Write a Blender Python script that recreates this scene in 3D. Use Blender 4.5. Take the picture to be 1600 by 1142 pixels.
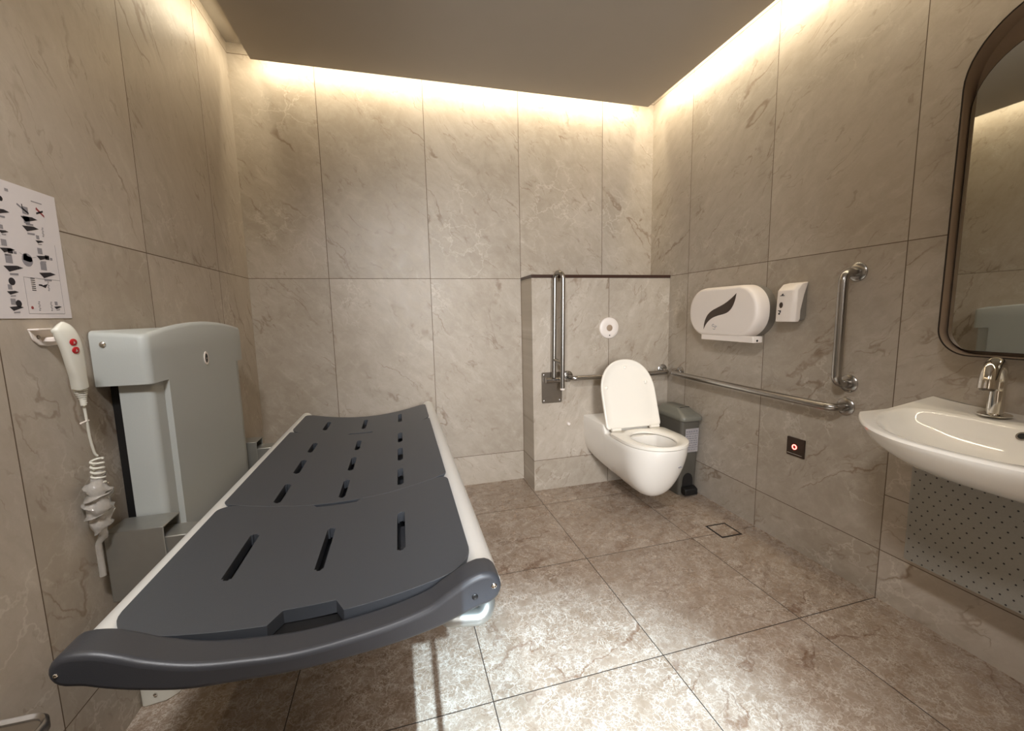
import bpy, bmesh, math, random
from mathutils import Vector, Matrix

# ------------------------------------------------------------------ camera
S = bpy.context.scene
for o in list(bpy.data.objects):
    bpy.data.objects.remove(o)
COL = S.collection
CAM_H = 1.1719
cam_d = bpy.data.cameras.new('camera')
cam_d.sensor_fit = 'HORIZONTAL'
cam_d.sensor_width = 36.0
cam_d.lens = 14.6576
cam_d.clip_start = 0.02
cam = bpy.data.objects.new('camera', cam_d)
COL.objects.link(cam)
_r = Vector((0.96523327, -0.26052507, -0.02124677))
_u = Vector((0.05242123, 0.1133026, 0.99217667))
_f = Vector((0.25607958, 0.95879571, -0.12302049))
cam.matrix_world = Matrix(((_r.x, _u.x, -_f.x, 0), (_r.y, _u.y, -_f.y, 0), (_r.z, _u.z, -_f.z, CAM_H), (0, 0, 0, 1)))
S.camera = cam

# ------------------------------------------------------------------ world, light, exposure
XL, XR, YB, YX, XX, YF = -0.8242, 1.8075, 2.7558, 2.5245, 0.8118, -2.1
ZC = 2.66                                    # top of the walls inside the light cove
SOF = (-0.6795, 1.683, 2.632, 2.524)         # dropped ceiling: left, right, back edge, underside
w = bpy.data.worlds.new('world')
S.world = w
w.use_nodes = True
w.node_tree.nodes['Background'].inputs[0].default_value = (0.8, 0.85, 1.0, 1)
w.node_tree.nodes['Background'].inputs[1].default_value = 0.0
S.view_settings.view_transform = 'Standard'
S.view_settings.look = 'None'
S.view_settings.exposure = 0.48
S.view_settings.gamma = 1.0
S.view_settings.use_curve_mapping = False
WARM = (1.0, 0.87, 0.64)
NEUT = (1.0, 0.93, 0.84)
COOL = (0.80, 0.90, 1.0)


def lamp(name, kind, loc, power, color, aim=None, **kw):
    d = bpy.data.lights.new(name, kind)
    d.energy = power
    d.color = color
    for k, v in kw.items():
        setattr(d, k, v)
    o = bpy.data.objects.new(name, d)
    COL.objects.link(o)
    o.location = loc
    if aim is not None:
        o.rotation_euler = (Vector(aim) - Vector(loc)).to_track_quat('-Z', 'Y').to_euler()
    return o


def strip(name, p0, p1, inward, power):
    """LED strip in the cove along p0-p1, washing the wall on the side of -inward and spilling down"""
    p0, p1 = Vector(p0), Vector(p1)
    c = (p0 + p1) / 2
    d = bpy.data.lights.new(name, 'AREA')
    d.shape = 'RECTANGLE'
    d.size = (p1 - p0).length
    d.size_y = 0.03
    d.energy = power
    d.color = WARM
    o = bpy.data.objects.new(name, d)
    COL.objects.link(o)
    z = -(Vector(inward).normalized() * -1.0 + Vector((0, 0, -1.1))).normalized()
    x = (p1 - p0).normalized()
    y = z.cross(x).normalized()
    o.matrix_world = Matrix(((x.x, y.x, z.x, c.x), (x.y, y.y, z.y, c.y), (x.z, y.z, z.z, c.z), (0, 0, 0, 1)))


strip('cove_light_back', (SOF[0], SOF[2] + 0.012, 2.60), (SOF[1], SOF[2] + 0.012, 2.60), (0, -1, 0), 8.5)
strip('cove_light_left', (SOF[0] - 0.012, -0.3, 2.60), (SOF[0] - 0.012, SOF[2], 2.60), (1, 0, 0), 6.5)
strip('cove_light_right', (SOF[1] + 0.012, -0.3, 2.60), (SOF[1] + 0.012, SOF[2], 2.60), (-1, 0, 0), 13)
# tilted daylight beam from behind the camera, then two added fill lamps
beam = lamp('daylight_beam', 'SPOT', (0.03, -1.66, 2.46), 1800, (0.60, 0.82, 1.0), aim=(0.33, 0.86, 0.0), spot_size=math.radians(27), spot_blend=0.8, shadow_soft_size=0.005)
beam.scale = (1.0, 0.62, 1.0)
lamp('fill_wash', 'AREA', (0.15, -1.95, 1.55), 105, (0.95, 0.96, 0.98), aim=(1.3, 1.5, 0.8), shape='RECTANGLE', size=0.5, size_y=1.8)  # added soft fill from behind the viewer, brightens back and right walls
lamp('fill_spot', 'SPOT', (-0.25, 0.0, 2.51), 190, (0.98, 0.97, 0.98), aim=(0.05, 1.3, 0.6), spot_size=math.radians(100), spot_blend=0.8, shadow_soft_size=0.16)  # added fill for the left wall and bed, no real fixture

# ------------------------------------------------------------------ materials


def rgb(r, g, b):
    f = lambda c: ((c / 255 + 0.055) / 1.055) ** 2.4 if c > 10 else c / 255 / 12.92
    return (f(r), f(g), f(b), 1)


def mat(name, col, rough=0.5, metal=0.0, noise=0.0, nscale=60.0, bump=0.0, spec=0.5, coat=0.0, emit=None, estr=0.0):
    m = bpy.data.materials.new(name)
    m.use_nodes = True
    nt = m.node_tree
    b = nt.nodes['Principled BSDF']
    b.inputs['Base Color'].default_value = col
    b.inputs['Roughness'].default_value = rough
    b.inputs['Metallic'].default_value = metal
    b.inputs['Specular IOR Level'].default_value = spec
    b.inputs['Coat Weight'].default_value = coat
    if emit:
        b.inputs['Emission Color'].default_value = emit
        b.inputs['Emission Strength'].default_value = estr
    if noise or bump:
        tc = nt.nodes.new('ShaderNodeTexCoord')
        n = nt.nodes.new('ShaderNodeTexNoise')
        n.inputs['Scale'].default_value = nscale
        n.inputs['Detail'].default_value = 4
        nt.links.new(tc.outputs['Object'], n.inputs['Vector'])
        if noise:
            r = nt.nodes.new('ShaderNodeMapRange')
            r.inputs['To Min'].default_value = 1 - noise
            r.inputs['To Max'].default_value = 1 + noise
            nt.links.new(n.outputs['Fac'], r.inputs['Value'])
            mx = nt.nodes.new('ShaderNodeVectorMath')
            mx.operation = 'SCALE'
            mx.inputs[0].default_value = col[:3]
            nt.links.new(r.outputs['Result'], mx.inputs['Scale'])
            nt.links.new(mx.outputs['Vector'], b.inputs['Base Color'])
        if bump:
            bp = nt.nodes.new('ShaderNodeBump')
            bp.inputs['Strength'].default_value = bump
            bp.inputs['Distance'].default_value = 0.002
            nt.links.new(n.outputs['Fac'], bp.inputs['Height'])
            nt.links.new(bp.outputs['Normal'], b.inputs['Normal'])
    return m


class NT:
    """tiny node-graph helper"""

    def __init__(s, m):
        s.nt = m.node_tree
        s.b = s.nt.nodes['Principled BSDF']

    def n(s, t, **kw):
        x = s.nt.nodes.new(t)
        for k, v in kw.items():
            setattr(x, k, v)
        return x

    def put(s, sock, v):
        if hasattr(v, 'is_linked') or isinstance(v, bpy.types.NodeSocket):
            s.nt.links.new(v, sock)
        else:
            sock.default_value = v

    def math(s, op, a, b=None, c=None, clamp=False):
        x = s.n('ShaderNodeMath', operation=op, use_clamp=clamp)
        s.put(x.inputs[0], a)
        if b is not None:
            s.put(x.inputs[1], b)
        if c is not None:
            s.put(x.inputs[2], c)
        return x.outputs[0]

    def comb(s, a, b, c):
        x = s.n('ShaderNodeCombineXYZ')
        for i, v in enumerate((a, b, c)):
            s.put(x.inputs[i], v)
        return x.outputs[0]

    def vadd(s, a, b):
        x = s.n('ShaderNodeVectorMath', operation='ADD')
        s.put(x.inputs[0], a)
        s.put(x.inputs[1], b)
        return x.outputs[0]

    def vscale(s, a, k):
        x = s.n('ShaderNodeVectorMath', operation='SCALE')
        s.put(x.inputs[0], a)
        s.put(x.inputs['Scale'], k)
        return x.outputs[0]

    def noise(s, vec, scale, detail=3, rough=0.55, dist=0.0, out='Fac'):
        x = s.n('ShaderNodeTexNoise')
        s.put(x.inputs['Vector'], vec)
        x.inputs['Scale'].default_value = scale
        x.inputs['Detail'].default_value = detail
        x.inputs['Roughness'].default_value = rough
        x.inputs['Distortion'].default_value = dist
        return x.outputs[out]

    def vor(s, vec, scale, rand=1.0):
        x = s.n('ShaderNodeTexVoronoi', feature='DISTANCE_TO_EDGE')
        s.put(x.inputs['Vector'], vec)
        x.inputs['Scale'].default_value = scale
        x.inputs['Randomness'].default_value = rand
        return x.outputs['Distance']

    def ramp(s, v, a, b, lo=0.0, hi=1.0):
        x = s.n('ShaderNodeMapRange', interpolation_type='SMOOTHSTEP')
        s.put(x.inputs['Value'], v)
        x.inputs['From Min'].default_value = a
        x.inputs['From Max'].default_value = b
        x.inputs['To Min'].default_value = lo
        x.inputs['To Max'].default_value = hi
        return x.outputs['Result']

    def mix(s, f, a, b):
        x = s.n('ShaderNodeMix', data_type='RGBA')
        s.put(x.inputs[0], f)
        s.put(x.inputs[6], a)
        s.put(x.inputs[7], b)
        return x.outputs[2]


def stone(name, axis, uo, uw, vo, vw, tones, pale, vein, floor=False, ang=35, rot=0.0, jw=0.0016, joint=None, extra_v=None):
    """marble tile; axis = object axes used for u,v; joints at uo+k*uw and vo+k*vw"""
    m = bpy.data.materials.new(name)
    m.use_nodes = True
    g = NT(m)
    tc = g.n('ShaderNodeTexCoord')
    sp = g.n('ShaderNodeSeparateXYZ')
    g.nt.links.new(tc.outputs['Object'], sp.inputs[0])
    ax = {'x': sp.outputs[0], 'y': sp.outputs[1], 'z': sp.outputs[2]}
    u, v = ax[axis[0]], ax[axis[1]]
    if rot:
        c, s_ = math.cos(rot), math.sin(rot)
        u0, v0 = g.math('SUBTRACT', u, uo), g.math('SUBTRACT', v, vo)
        u = g.math('ADD', g.math('MULTIPLY', u0, c), g.math('MULTIPLY', v0, s_))
        v = g.math('SUBTRACT', g.math('MULTIPLY', v0, c), g.math('MULTIPLY', u0, s_))
        us, vs = g.math('DIVIDE', u, uw), g.math('DIVIDE', v, vw)
    else:
        us = g.math('DIVIDE', g.math('SUBTRACT', u, uo), uw)
        vs = g.math('DIVIDE', g.math('SUBTRACT', v, vo), vw)
    iu, iv = g.math('FLOOR', us), g.math('FLOOR', vs)
    du = g.math('MULTIPLY', g.math('ABSOLUTE', g.math('SUBTRACT', us, g.math('ROUND', us))), uw)
    dv = g.math('MULTIPLY', g.math('ABSOLUTE', g.math('SUBTRACT', vs, g.math('ROUND', vs))), vw)
    dj = g.math('MINIMUM', du, dv)
    jm = g.math('LESS_THAN', dj, jw)
    if extra_v:
        ex_ = g.math('MULTIPLY', g.math('LESS_THAN', g.math('ABSOLUTE', g.math('SUBTRACT', v, extra_v[0])), jw), g.math('LESS_THAN', u, extra_v[1]))
        jm = g.math('MAXIMUM', jm, ex_)
    wn = g.n('ShaderNodeTexWhiteNoise', noise_dimensions='3D')
    g.put(wn.inputs['Vector'], g.comb(iu, iv, 3.7))
    off = g.vscale(wn.outputs['Color'], 23.0)
    p = g.vadd(g.comb(u, v, 0.0), off)
    # warped coordinates
    wv = g.noise(p, 2.6, 5, 0.6, out='Color')
    pw = g.vadd(p, g.vscale(wv, 0.32))
    big = g.noise(pw, 1.7, 6, 0.62)
    fine = g.noise(pw, 14.0, 6, 0.7)
    col = g.mix(g.ramp(big, 0.33, 0.67), tones[0], tones[1])
    col = g.mix(g.ramp(fine, 0.35, 0.75, 0, 0.55), col, tones[2])
    # pale crackle
    wv2 = g.noise(p, 9.0, 4, 0.65, out='Color')
    pc = g.vadd(p, g.vscale(wv2, 0.16 if floor else 0.2))
    if floor:
        for sc, wd, st in ((11.0, 0.025, 0.6), (27.0, 0.06, 0.6), (58.0, 0.12, 0.5)):
            e = g.vor(pc, sc)
            k = g.ramp(e, 0.0, wd, st, 0.0)
            k = g.math('MULTIPLY', k, g.ramp(g.noise(p, 4.0 + sc * 0.3, 3), 0.34, 0.58))
            col = g.mix(k, col, pale)
    else:
        e = g.vor(pc, 7.0)
        k = g.math('MULTIPLY', g.ramp(e, 0.0, 0.05, 0.55, 0.0), g.ramp(g.noise(p, 1.9, 3), 0.5, 0.68))
        col = g.mix(k, col, pale)
    # brown veins: ridges of stretched, tilted noise
    mp = g.n('ShaderNodeMapping', vector_type='TEXTURE')
    mp.inputs['Rotation'].default_value = (0, 0, math.radians(ang))
    mp.inputs['Scale'].default_value = (1.9, 0.5, 1)
    pv = g.vadd(p, g.vscale(g.noise(p, 4.0, 5, 0.6, out='Color'), 0.16)) if not floor else pw
    g.put(mp.inputs['Vector'], pv)
    stre = g.noise(mp.outputs[0], 11.0, 6, 0.68)
    col = g.mix(g.ramp(stre, 0.46, 0.72, 0, 0.5), col, tones[1])
    col = g.mix(g.ramp(stre, 0.46, 0.28, 0, 0.3), col, pale)
    for sc, wd, st, mlo, mhi in ((1.6, 0.010, 0.62, 0.50, 0.62), (3.4, 0.012, 0.46, 0.52, 0.64), (7.0, 0.018, 0.32, 0.50, 0.62)):
        nn = g.noise(mp.outputs[0], sc, 3, 0.5)
        rd = g.math('ABSOLUTE', g.math('SUBTRACT', nn, 0.5))
        k = g.math('MULTIPLY', g.ramp(rd, 0.0, wd, st, 0.0), g.ramp(g.noise(p, 1.4 + sc, 3), mlo, mhi))
        col = g.mix(k, col, vein)
    tv = g.ramp(wn.outputs['Value'], 0, 1, 0.93, 1.05)
    sc_ = g.n('ShaderNodeVectorMath', operation='SCALE')
    g.put(sc_.inputs[0], col)
    g.put(sc_.inputs['Scale'], tv)
    col = g.mix(jm, sc_.outputs[0], joint)
    g.put(g.b.inputs['Base Color'], col)
    g.put(g.b.inputs['Roughness'], g.math('ADD', g.ramp(fine, 0.3, 0.7, 0.24 if floor else 0.36, 0.34 if floor else 0.48), g.math('MULTIPLY', jm, 0.4)))
    g.b.inputs['Specular IOR Level'].default_value = 0.45
    bp = g.n('ShaderNodeBump')
    bp.inputs['Strength'].default_value = 0.5
    bp.inputs['Distance'].default_value = 0.0012
    g.put(bp.inputs['Height'], g.math('SUBTRACT', g.math('MULTIPLY', fine, 0.25), jm))
    g.nt.links.new(bp.outputs[0], g.b.inputs['Normal'])
    return m


W_T = (rgb(181, 170, 156), rgb(164, 152, 136), rgb(190, 180, 166))
W_P, W_V, W_J = rgb(208, 200, 187), rgb(122, 98, 74), rgb(98, 82, 66)
F_T = (rgb(150, 131, 113), rgb(130, 110, 92), rgb(161, 145, 130))
F_P, F_V, F_J = rgb(203, 192, 179), rgb(100, 68, 46), rgb(46, 36, 30)
TW = 0.60186
M = {}
M['back'] = stone('marble_back', 'xz', -0.3935, TW, 0.2056, 1.2, W_T, W_P, W_V, joint=W_J, ang=132)
M['left'] = stone('marble_left', 'yz', 1.7417, TW, 0.2056, 1.2, W_T, W_P, W_V, joint=W_J, ang=118)
M['right'] = stone('marble_right', 'yz', 1.7351, TW, 0.2056, 1.2, W_T, W_P, W_V, joint=W_J, ang=143, extra_v=(0.435, 1.1332))
M['low'] = stone('marble_low', 'xz', 1.3465 - TW, TW, 0.2056, 1.2, W_T, W_P, W_V, joint=W_J, ang=60)
M['floor'] = stone('marble_floor', 'xy', 0.8045, 0.597, 2.3162, 0.597, F_T, F_P, F_V, floor=True, rot=0.0084, joint=F_J)
M['drain_tile'] = stone('marble_drain', 'xy', 0.5, 3.0, 0.5, 3.0, F_T, F_P, F_V, floor=True, joint=F_J)
M['ceiling'] = mat('ceiling_paint', rgb(170, 162, 150), 0.85, noise=0.02, nscale=8)
M['trimwood'] = mat('dark_wood', rgb(58, 36, 26), 0.35, noise=0.25, nscale=40)
M['door'] = mat('door_laminate', rgb(150, 125, 98), 0.5, noise=0.1, nscale=12)
M['steel'] = mat('brushed_steel', rgb(168, 164, 159), 0.27, 1.0, noise=0.05, nscale=120)
M['steel_dark'] = mat('satin_steel_plate', rgb(140, 131, 120), 0.38, 1.0, noise=0.05, nscale=90)
M['chrome'] = mat('chrome', rgb(225, 222, 216), 0.07, 1.0)
M['ceramic'] = mat('ceramic', rgb(236, 231, 222), 0.08, 0.0, noise=0.008, nscale=5, coat=0.3)
M['seat'] = mat('seat_plastic', rgb(238, 232, 220), 0.16, 0.0, noise=0.008, nscale=5)
M['white'] = mat('white_plastic', rgb(232, 222, 213), 0.38, noise=0.015, nscale=30)
M['grey'] = mat('grey_plastic', rgb(122, 116, 108), 0.45, noise=0.05, nscale=40)
M['cover'] = mat('grey_cover', rgb(171, 174, 170), 0.42, noise=0.025, nscale=300, bump=0.1)
M['alu'] = mat('silver_coat', rgb(214, 213, 209), 0.34, 0.2, noise=0.02, nscale=60)
M['galv'] = mat('galvanised_steel', rgb(160, 159, 153), 0.38, 0.75, noise=0.06, nscale=40)
M['pad'] = mat('charcoal_panel', rgb(62, 65, 70), 0.40, noise=0.05, nscale=500, bump=0.12)
M['bar'] = mat('charcoal_bar', rgb(53, 54, 58), 0.42, noise=0.05, nscale=400, bump=0.1)
M['black'] = mat('black_plastic', rgb(18, 17, 17), 0.5, noise=0.1)
M['brown_black'] = mat('brown_black_rim', rgb(40, 27, 20), 0.4, noise=0.1)
M['brown'] = mat('bronze_laminate', rgb(152, 132, 112), 0.55, noise=0.08, nscale=30)
M['smoke'] = mat('smoked_window', rgb(62, 48, 38), 0.18, noise=0.08, nscale=20)
M['mirror'] = mat('mirror_glass', rgb(214, 214, 208), 0.015, 1.0)
M['paper'] = mat('poster_paper', rgb(218, 212, 212), 0.6, noise=0.01, nscale=30)
M['ink'] = mat('ink_black', rgb(30, 26, 34), 0.6, noise=0.1, nscale=200)
M['ink_grey'] = mat('ink_grey', rgb(140, 137, 142), 0.6, noise=0.1, nscale=200)
M['ink_red'] = mat('ink_red', rgb(150, 60, 62), 0.6, noise=0.1, nscale=200)
M['handset'] = mat('ivory_plastic', rgb(214, 212, 200), 0.4, noise=0.01)
M['red'] = mat('red_button', rgb(176, 30, 36), 0.35, noise=0.03)
M['wrap'] = mat('clear_plastic_wrap', rgb(214, 208, 200), 0.12, noise=0.1, nscale=90, bump=0.8)
M['wrap'].node_tree.nodes['Principled BSDF'].inputs['Transmission Weight'].default_value = 0.55
M['binbody'] = mat('bin_body', rgb(88, 84, 76), 0.5, noise=0.06, nscale=60)
M['binlid'] = mat('bin_lid', rgb(116, 114, 104), 0.4, noise=0.06, nscale=60)
M['plate'] = mat('bronze_plate', rgb(62, 47, 36), 0.35, 0.4, noise=0.1)
M['glow'] = mat('red_led', rgb(255, 60, 50), 0.4, emit=(1.0, 0.09, 0.07, 1), estr=9.0)
M['rim_and_shade'] = mat('dark_rim_and_shade', rgb(26, 22, 20), 0.7, noise=0.05)  # black drain rim; also paints the shaded pedal recess
M['water'] = mat('bowl_water', rgb(190, 186, 176), 0.05, noise=0.01)


def perforated():
    m = bpy.data.materials.new('perforated_metal')
    m.use_nodes = True
    g = NT(m)
    tc = g.n('ShaderNodeTexCoord')
    sp = g.n('ShaderNodeSeparateXYZ')
    g.nt.links.new(tc.outputs['Object'], sp.inputs[0])
    px, pz = 0.029, 0.024
    vz = g.math('DIVIDE', sp.outputs[2], pz)
    row = g.math('FLOOR', vz)
    sh = g.math('MULTIPLY', g.math('MODULO', g.math('ABSOLUTE', row), 2.0), 0.5)
    vy = g.math('ADD', g.math('DIVIDE', sp.outputs[1], px), sh)
    fy = g.math('MULTIPLY', g.math('SUBTRACT', g.math('FRACT', g.math('ADD', vy, 100.0)), 0.5), px)
    fz = g.math('MULTIPLY', g.math('SUBTRACT', g.math('FRACT', vz), 0.5), pz)
    d = g.math('SQRT', g.math('ADD', g.math('POWER', fy, 2.0), g.math('POWER', fz, 2.0)))
    hole = g.math('LESS_THAN', d, 0.0026)
    n = g.noise(tc.outputs['Object'], 200, 3)
    col = g.mix(n, rgb(140, 135, 126), rgb(128, 123, 114))
    g.put(g.b.inputs['Base Color'], g.mix(hole, col, rgb(24, 20, 18)))
    g.b.inputs['Roughness'].default_value = 0.5
    g.b.inputs['Metallic'].default_value = 0.0
    bp = g.n('ShaderNodeBump')
    bp.inputs['Strength'].default_value = 0.6
    bp.inputs['Distance'].default_value = 0.002
    bp.invert = True
    g.put(bp.inputs['Height'], hole)
    g.nt.links.new(bp.outputs[0], g.b.inputs['Normal'])
    return m


M['perf'] = perforated()

# ------------------------------------------------------------------ mesh helpers


def obj(name, bm, m, parent=None, smooth=True, bevel=0.0, angle=40, segs=2, recalc=True):
    me = bpy.data.meshes.new(name)
    if recalc:
        bmesh.ops.recalc_face_normals(bm, faces=bm.faces)
    bm.to_mesh(me)
    bm.free()
    for mm in (m if isinstance(m, (list, tuple)) else [m]):
        me.materials.append(mm)
    if smooth:
        for p in me.polygons:
            p.use_smooth = True
        try:
            me.set_sharp_from_angle(angle=math.radians(angle))
        except Exception:
            pass
    o = bpy.data.objects.new(name, me)
    COL.objects.link(o)
    if bevel:
        b = o.modifiers.new('bevel', 'BEVEL')
        b.width = bevel
        b.segments = segs
        b.limit_method = 'ANGLE'
        b.angle_limit = math.radians(35)
        b.harden_normals = False
    if parent is not None:
        o.parent = parent
        o.matrix_parent_inverse = Matrix.Translation(-Vector(parent.location)) if parent.type == 'EMPTY' else Matrix()
    return o


def thing(name, label, cat, loc, group=None):
    o = bpy.data.objects.new(name, None)
    o.empty_display_size = 0.05
    COL.objects.link(o)
    o.location = loc
    return tag(o, label, cat, group)


def tag(o, label, cat, group=None):
    o['label'] = label
    o['category'] = cat
    if group:
        o['group'] = group
    return o


def struct(o):
    o['kind'] = 'structure'
    return o


def box(bm, x0, x1, y0, y1, z0, z1, mi=0):
    v = [bm.verts.new((x, y, z)) for x in (x0, x1) for y in (y0, y1) for z in (z0, z1)]
    for q in ((0, 1, 3, 2), (4, 6, 7, 5), (0, 4, 5, 1), (2, 3, 7, 6), (0, 2, 6, 4), (1, 5, 7, 3)):
        f = bm.faces.new([v[i] for i in q])
        f.material_index = mi
    return v


def B():
    return bmesh.new()


def loft(bm, rings, closed=True, cap0=True, cap1=True, mi=0):
    R = [[bm.verts.new(p) for p in r] for r in rings]
    n = len(R[0])
    for a, b in zip(R[:-1], R[1:]):
        for i in range(n if closed else n - 1):
            j = (i + 1) % n
            try:
                bm.faces.new((a[i], a[j], b[j], b[i])).material_index = mi
            except ValueError:
                pass
    if cap0 and closed:
        bm.faces.new(R[0][::-1]).material_index = mi
    if cap1 and closed:
        bm.faces.new(R[-1]).material_index = mi
    return R


def catmull(pts, n=8):
    P = [Vector(p) for p in pts]
    P = [P[0] * 2 - P[1]] + P + [P[-1] * 2 - P[-2]]
    out = []
    for i in range(1, len(P) - 2):
        for k in range(n):
            t = k / n
            a, b, c, d = P[i - 1:i + 3]
            out.append(0.5 * ((2 * b) + (c - a) * t + (2 * a - 5 * b + 4 * c - d) * t * t + (3 * b - a - 3 * c + d) * t ** 3))
    out.append(P[-2])
    return out


def fillet(pts, r, n=6):
    """polyline with rounded corners"""
    P = [Vector(p) for p in pts]
    out = [P[0]]
    for a, b, c in zip(P[:-2], P[1:-1], P[2:]):
        d0, d1 = (a - b).normalized(), (c - b).normalized()
        ang = d0.angle(d1)
        t = min(r / math.tan(ang / 2), 0.49 * min((a - b).length, (c - b).length))
        rr = t * math.tan(ang / 2)
        s, e = b + d0 * t, b + d1 * t
        cen = b + (d0 + d1).normalized() * (rr / math.sin(ang / 2))
        va, vb = s - cen, e - cen
        tot = va.angle(vb)
        axn = va.cross(vb).normalized()
        for k in range(n + 1):
            out.append(cen + Matrix.Rotation(tot * k / n, 3, axn) @ va)
    out.append(P[-1])
    return out


def tube(bm, pts, r, n=14, cap=True, mi=0, flat=1.0):
    P = [Vector(p) for p in pts]
    rad = r if isinstance(r, (list, tuple)) else [r] * len(P)
    t0 = (P[1] - P[0]).normalized()
    up = Vector((0, 0, 1)) if abs(t0.z) < 0.9 else Vector((1, 0, 0))
    nx = t0.cross(up).normalized()
    rings = []
    for i, p in enumerate(P):
        t = (P[min(i + 1, len(P) - 1)] - P[max(i - 1, 0)]).normalized()
        nx = (nx - t * nx.dot(t)).normalized()
        ny = t.cross(nx)
        rings.append([p + (nx * math.cos(2 * math.pi * k / n) + ny * math.sin(2 * math.pi * k / n) * flat) * rad[i] for k in range(n)])
    return loft(bm, rings, True, cap, cap, mi)


def disc(bm, c, axis, r0, r1, h, n=28, mi=0):
    """short frustum from c along axis"""
    c, a = Vector(c), Vector(axis).normalized()
    return tube(bm, [c, c + a * h], [r0, r1], n, True, mi)


def lathe(bm, c, prof, n=28, axis='z', mi=0, cap0=True, cap1=True):
    c = Vector(c)
    rings = []
    for r, h in prof:
        ring = []
        for k in range(n):
            a = 2 * math.pi * k / n
            x, y = r * math.cos(a), r * math.sin(a)
            ring.append(c + (Vector((x, y, h)) if axis == 'z' else Vector((h, x, y)) if axis == 'x' else Vector((y, h, x))))
        rings.append(ring)
    return loft(bm, rings, True, cap0, cap1, mi)


def rrect(cx, cy, hw, hh, r, n=8):
    """2D rounded rectangle"""
    out = []
    rs = r if isinstance(r, (list, tuple)) else [r] * 4
    for (sx, sy, a0), rr in zip(((1, 1, 0), (-1, 1, 90), (-1, -1, 180), (1, -1, 270)), rs):
        for k in range(n + 1):
            a = math.radians(a0 + 90 * k / n)
            out.append((cx + sx * (hw - rr) + rr * math.cos(a), cy + sy * (hh - rr) + rr * math.sin(a)))
    return out


def plate_x(bm, pts, x0, x1, mi=0):
    """prism of a yz outline between x0 and x1"""
    return loft(bm, [[(x0, y, z) for y, z in pts], [(x1, y, z) for y, z in pts]], mi=mi)


def plate_y(bm, pts, y0, y1, mi=0):
    return loft(bm, [[(x, y0, z) for x, z in pts], [(x, y1, z) for x, z in pts]], mi=mi)


def plate_z(bm, pts, z0, z1, mi=0):
    return loft(bm, [[(x, y, z0) for x, y in pts], [(x, y, z1) for x, y in pts]], mi=mi)


# ------------------------------------------------------------------ the room
bm = B(); box(bm, XL - 0.1, XR + 0.1, YF - 0.1, YB + 0.1, -0.12, 0.0)
struct(obj('floor', bm, M['floor'], smooth=False))
bm = B(); box(bm, XL - 0.1, XL, YF - 0.1, YB + 0.1, 0.0, ZC)
struct(obj('wall_left', bm, M['left'], smooth=False))
bm = B(); box(bm, XR, XR + 0.1, YF - 0.1, YB + 0.1, 0.0, ZC)
struct(obj('wall_right', bm, M['right'], smooth=False))
bm = B(); box(bm, XL, XR, YB, YB + 0.1, 0.0, ZC)
struct(obj('wall_back', bm, M['back'], smooth=False))
bm = B(); box(bm, XX, XR, YX, YB, 0.0, 1.392)
struct(obj('wall_low', bm, M['low'], smooth=False))
bm = B(); box(bm, XX - 0.004, XR, YX - 0.006, YB, 1.392, 1.412)
struct(obj('trim_1', bm, M['trimwood'], smooth=False, bevel=0.002))
bm = B()
box(bm, XL - 0.1, XR + 0.1, YF - 0.1, YB + 0.1, ZC, ZC + 0.1)
box(bm, SOF[0], SOF[1], YF, SOF[2], SOF[3], 2.575)
box(bm, SOF[0] + 0.14, SOF[1] - 0.14, YF, SOF[2] - 0.14, 2.575, ZC)
struct(obj('ceiling', bm, M['ceiling'], smooth=False))
# invented walls behind the viewer; the opening in the first shapes the light
bm = B()
box(bm, XL, 0.0118, -0.42, -0.38, 0.0, ZC)
box(bm, 0.0118, 0.0635, -0.42, -0.38, 1.468, ZC)
box(bm, 0.78, XR, -0.42, -0.38, 0.0, ZC)
box(bm, 0.0635, 0.78, -0.42, -0.38, 2.2, ZC)
struct(obj('light_mask_wall', bm, M['back'], smooth=False))  # unseen light blocker, edges placed to cut the beam and darken the corner
bm = B(); box(bm, XL, XR, YF - 0.1, YF, 0.0, ZC)
struct(obj('unseen_end_wall', bm, M['back'], smooth=False))  # invented end wall out of view, bounces the lamp light back
bm = B()
tube(bm, [(0.041, -0.40, 0.0), (0.041, -0.40, 1.468)], 0.0045, 12)
struct(obj('shadow_post', bm, M['steel']))  # added unseen post, casts the thin shadow stripe on the floor

# ------------------------------------------------------------------ changing bed
XC, ZB = -0.235, 0.564


def bz(x):
    """height of the dished lying surface"""
    return ZB + (0.40 if x < XC else 0.42) * (x - XC) ** 2


bed = thing('changing_bed', 'wall-mounted adult changing bed with dished charcoal slotted panels and silver rails', 'changing bed', (-0.2, 1.7, 0.55))


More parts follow.
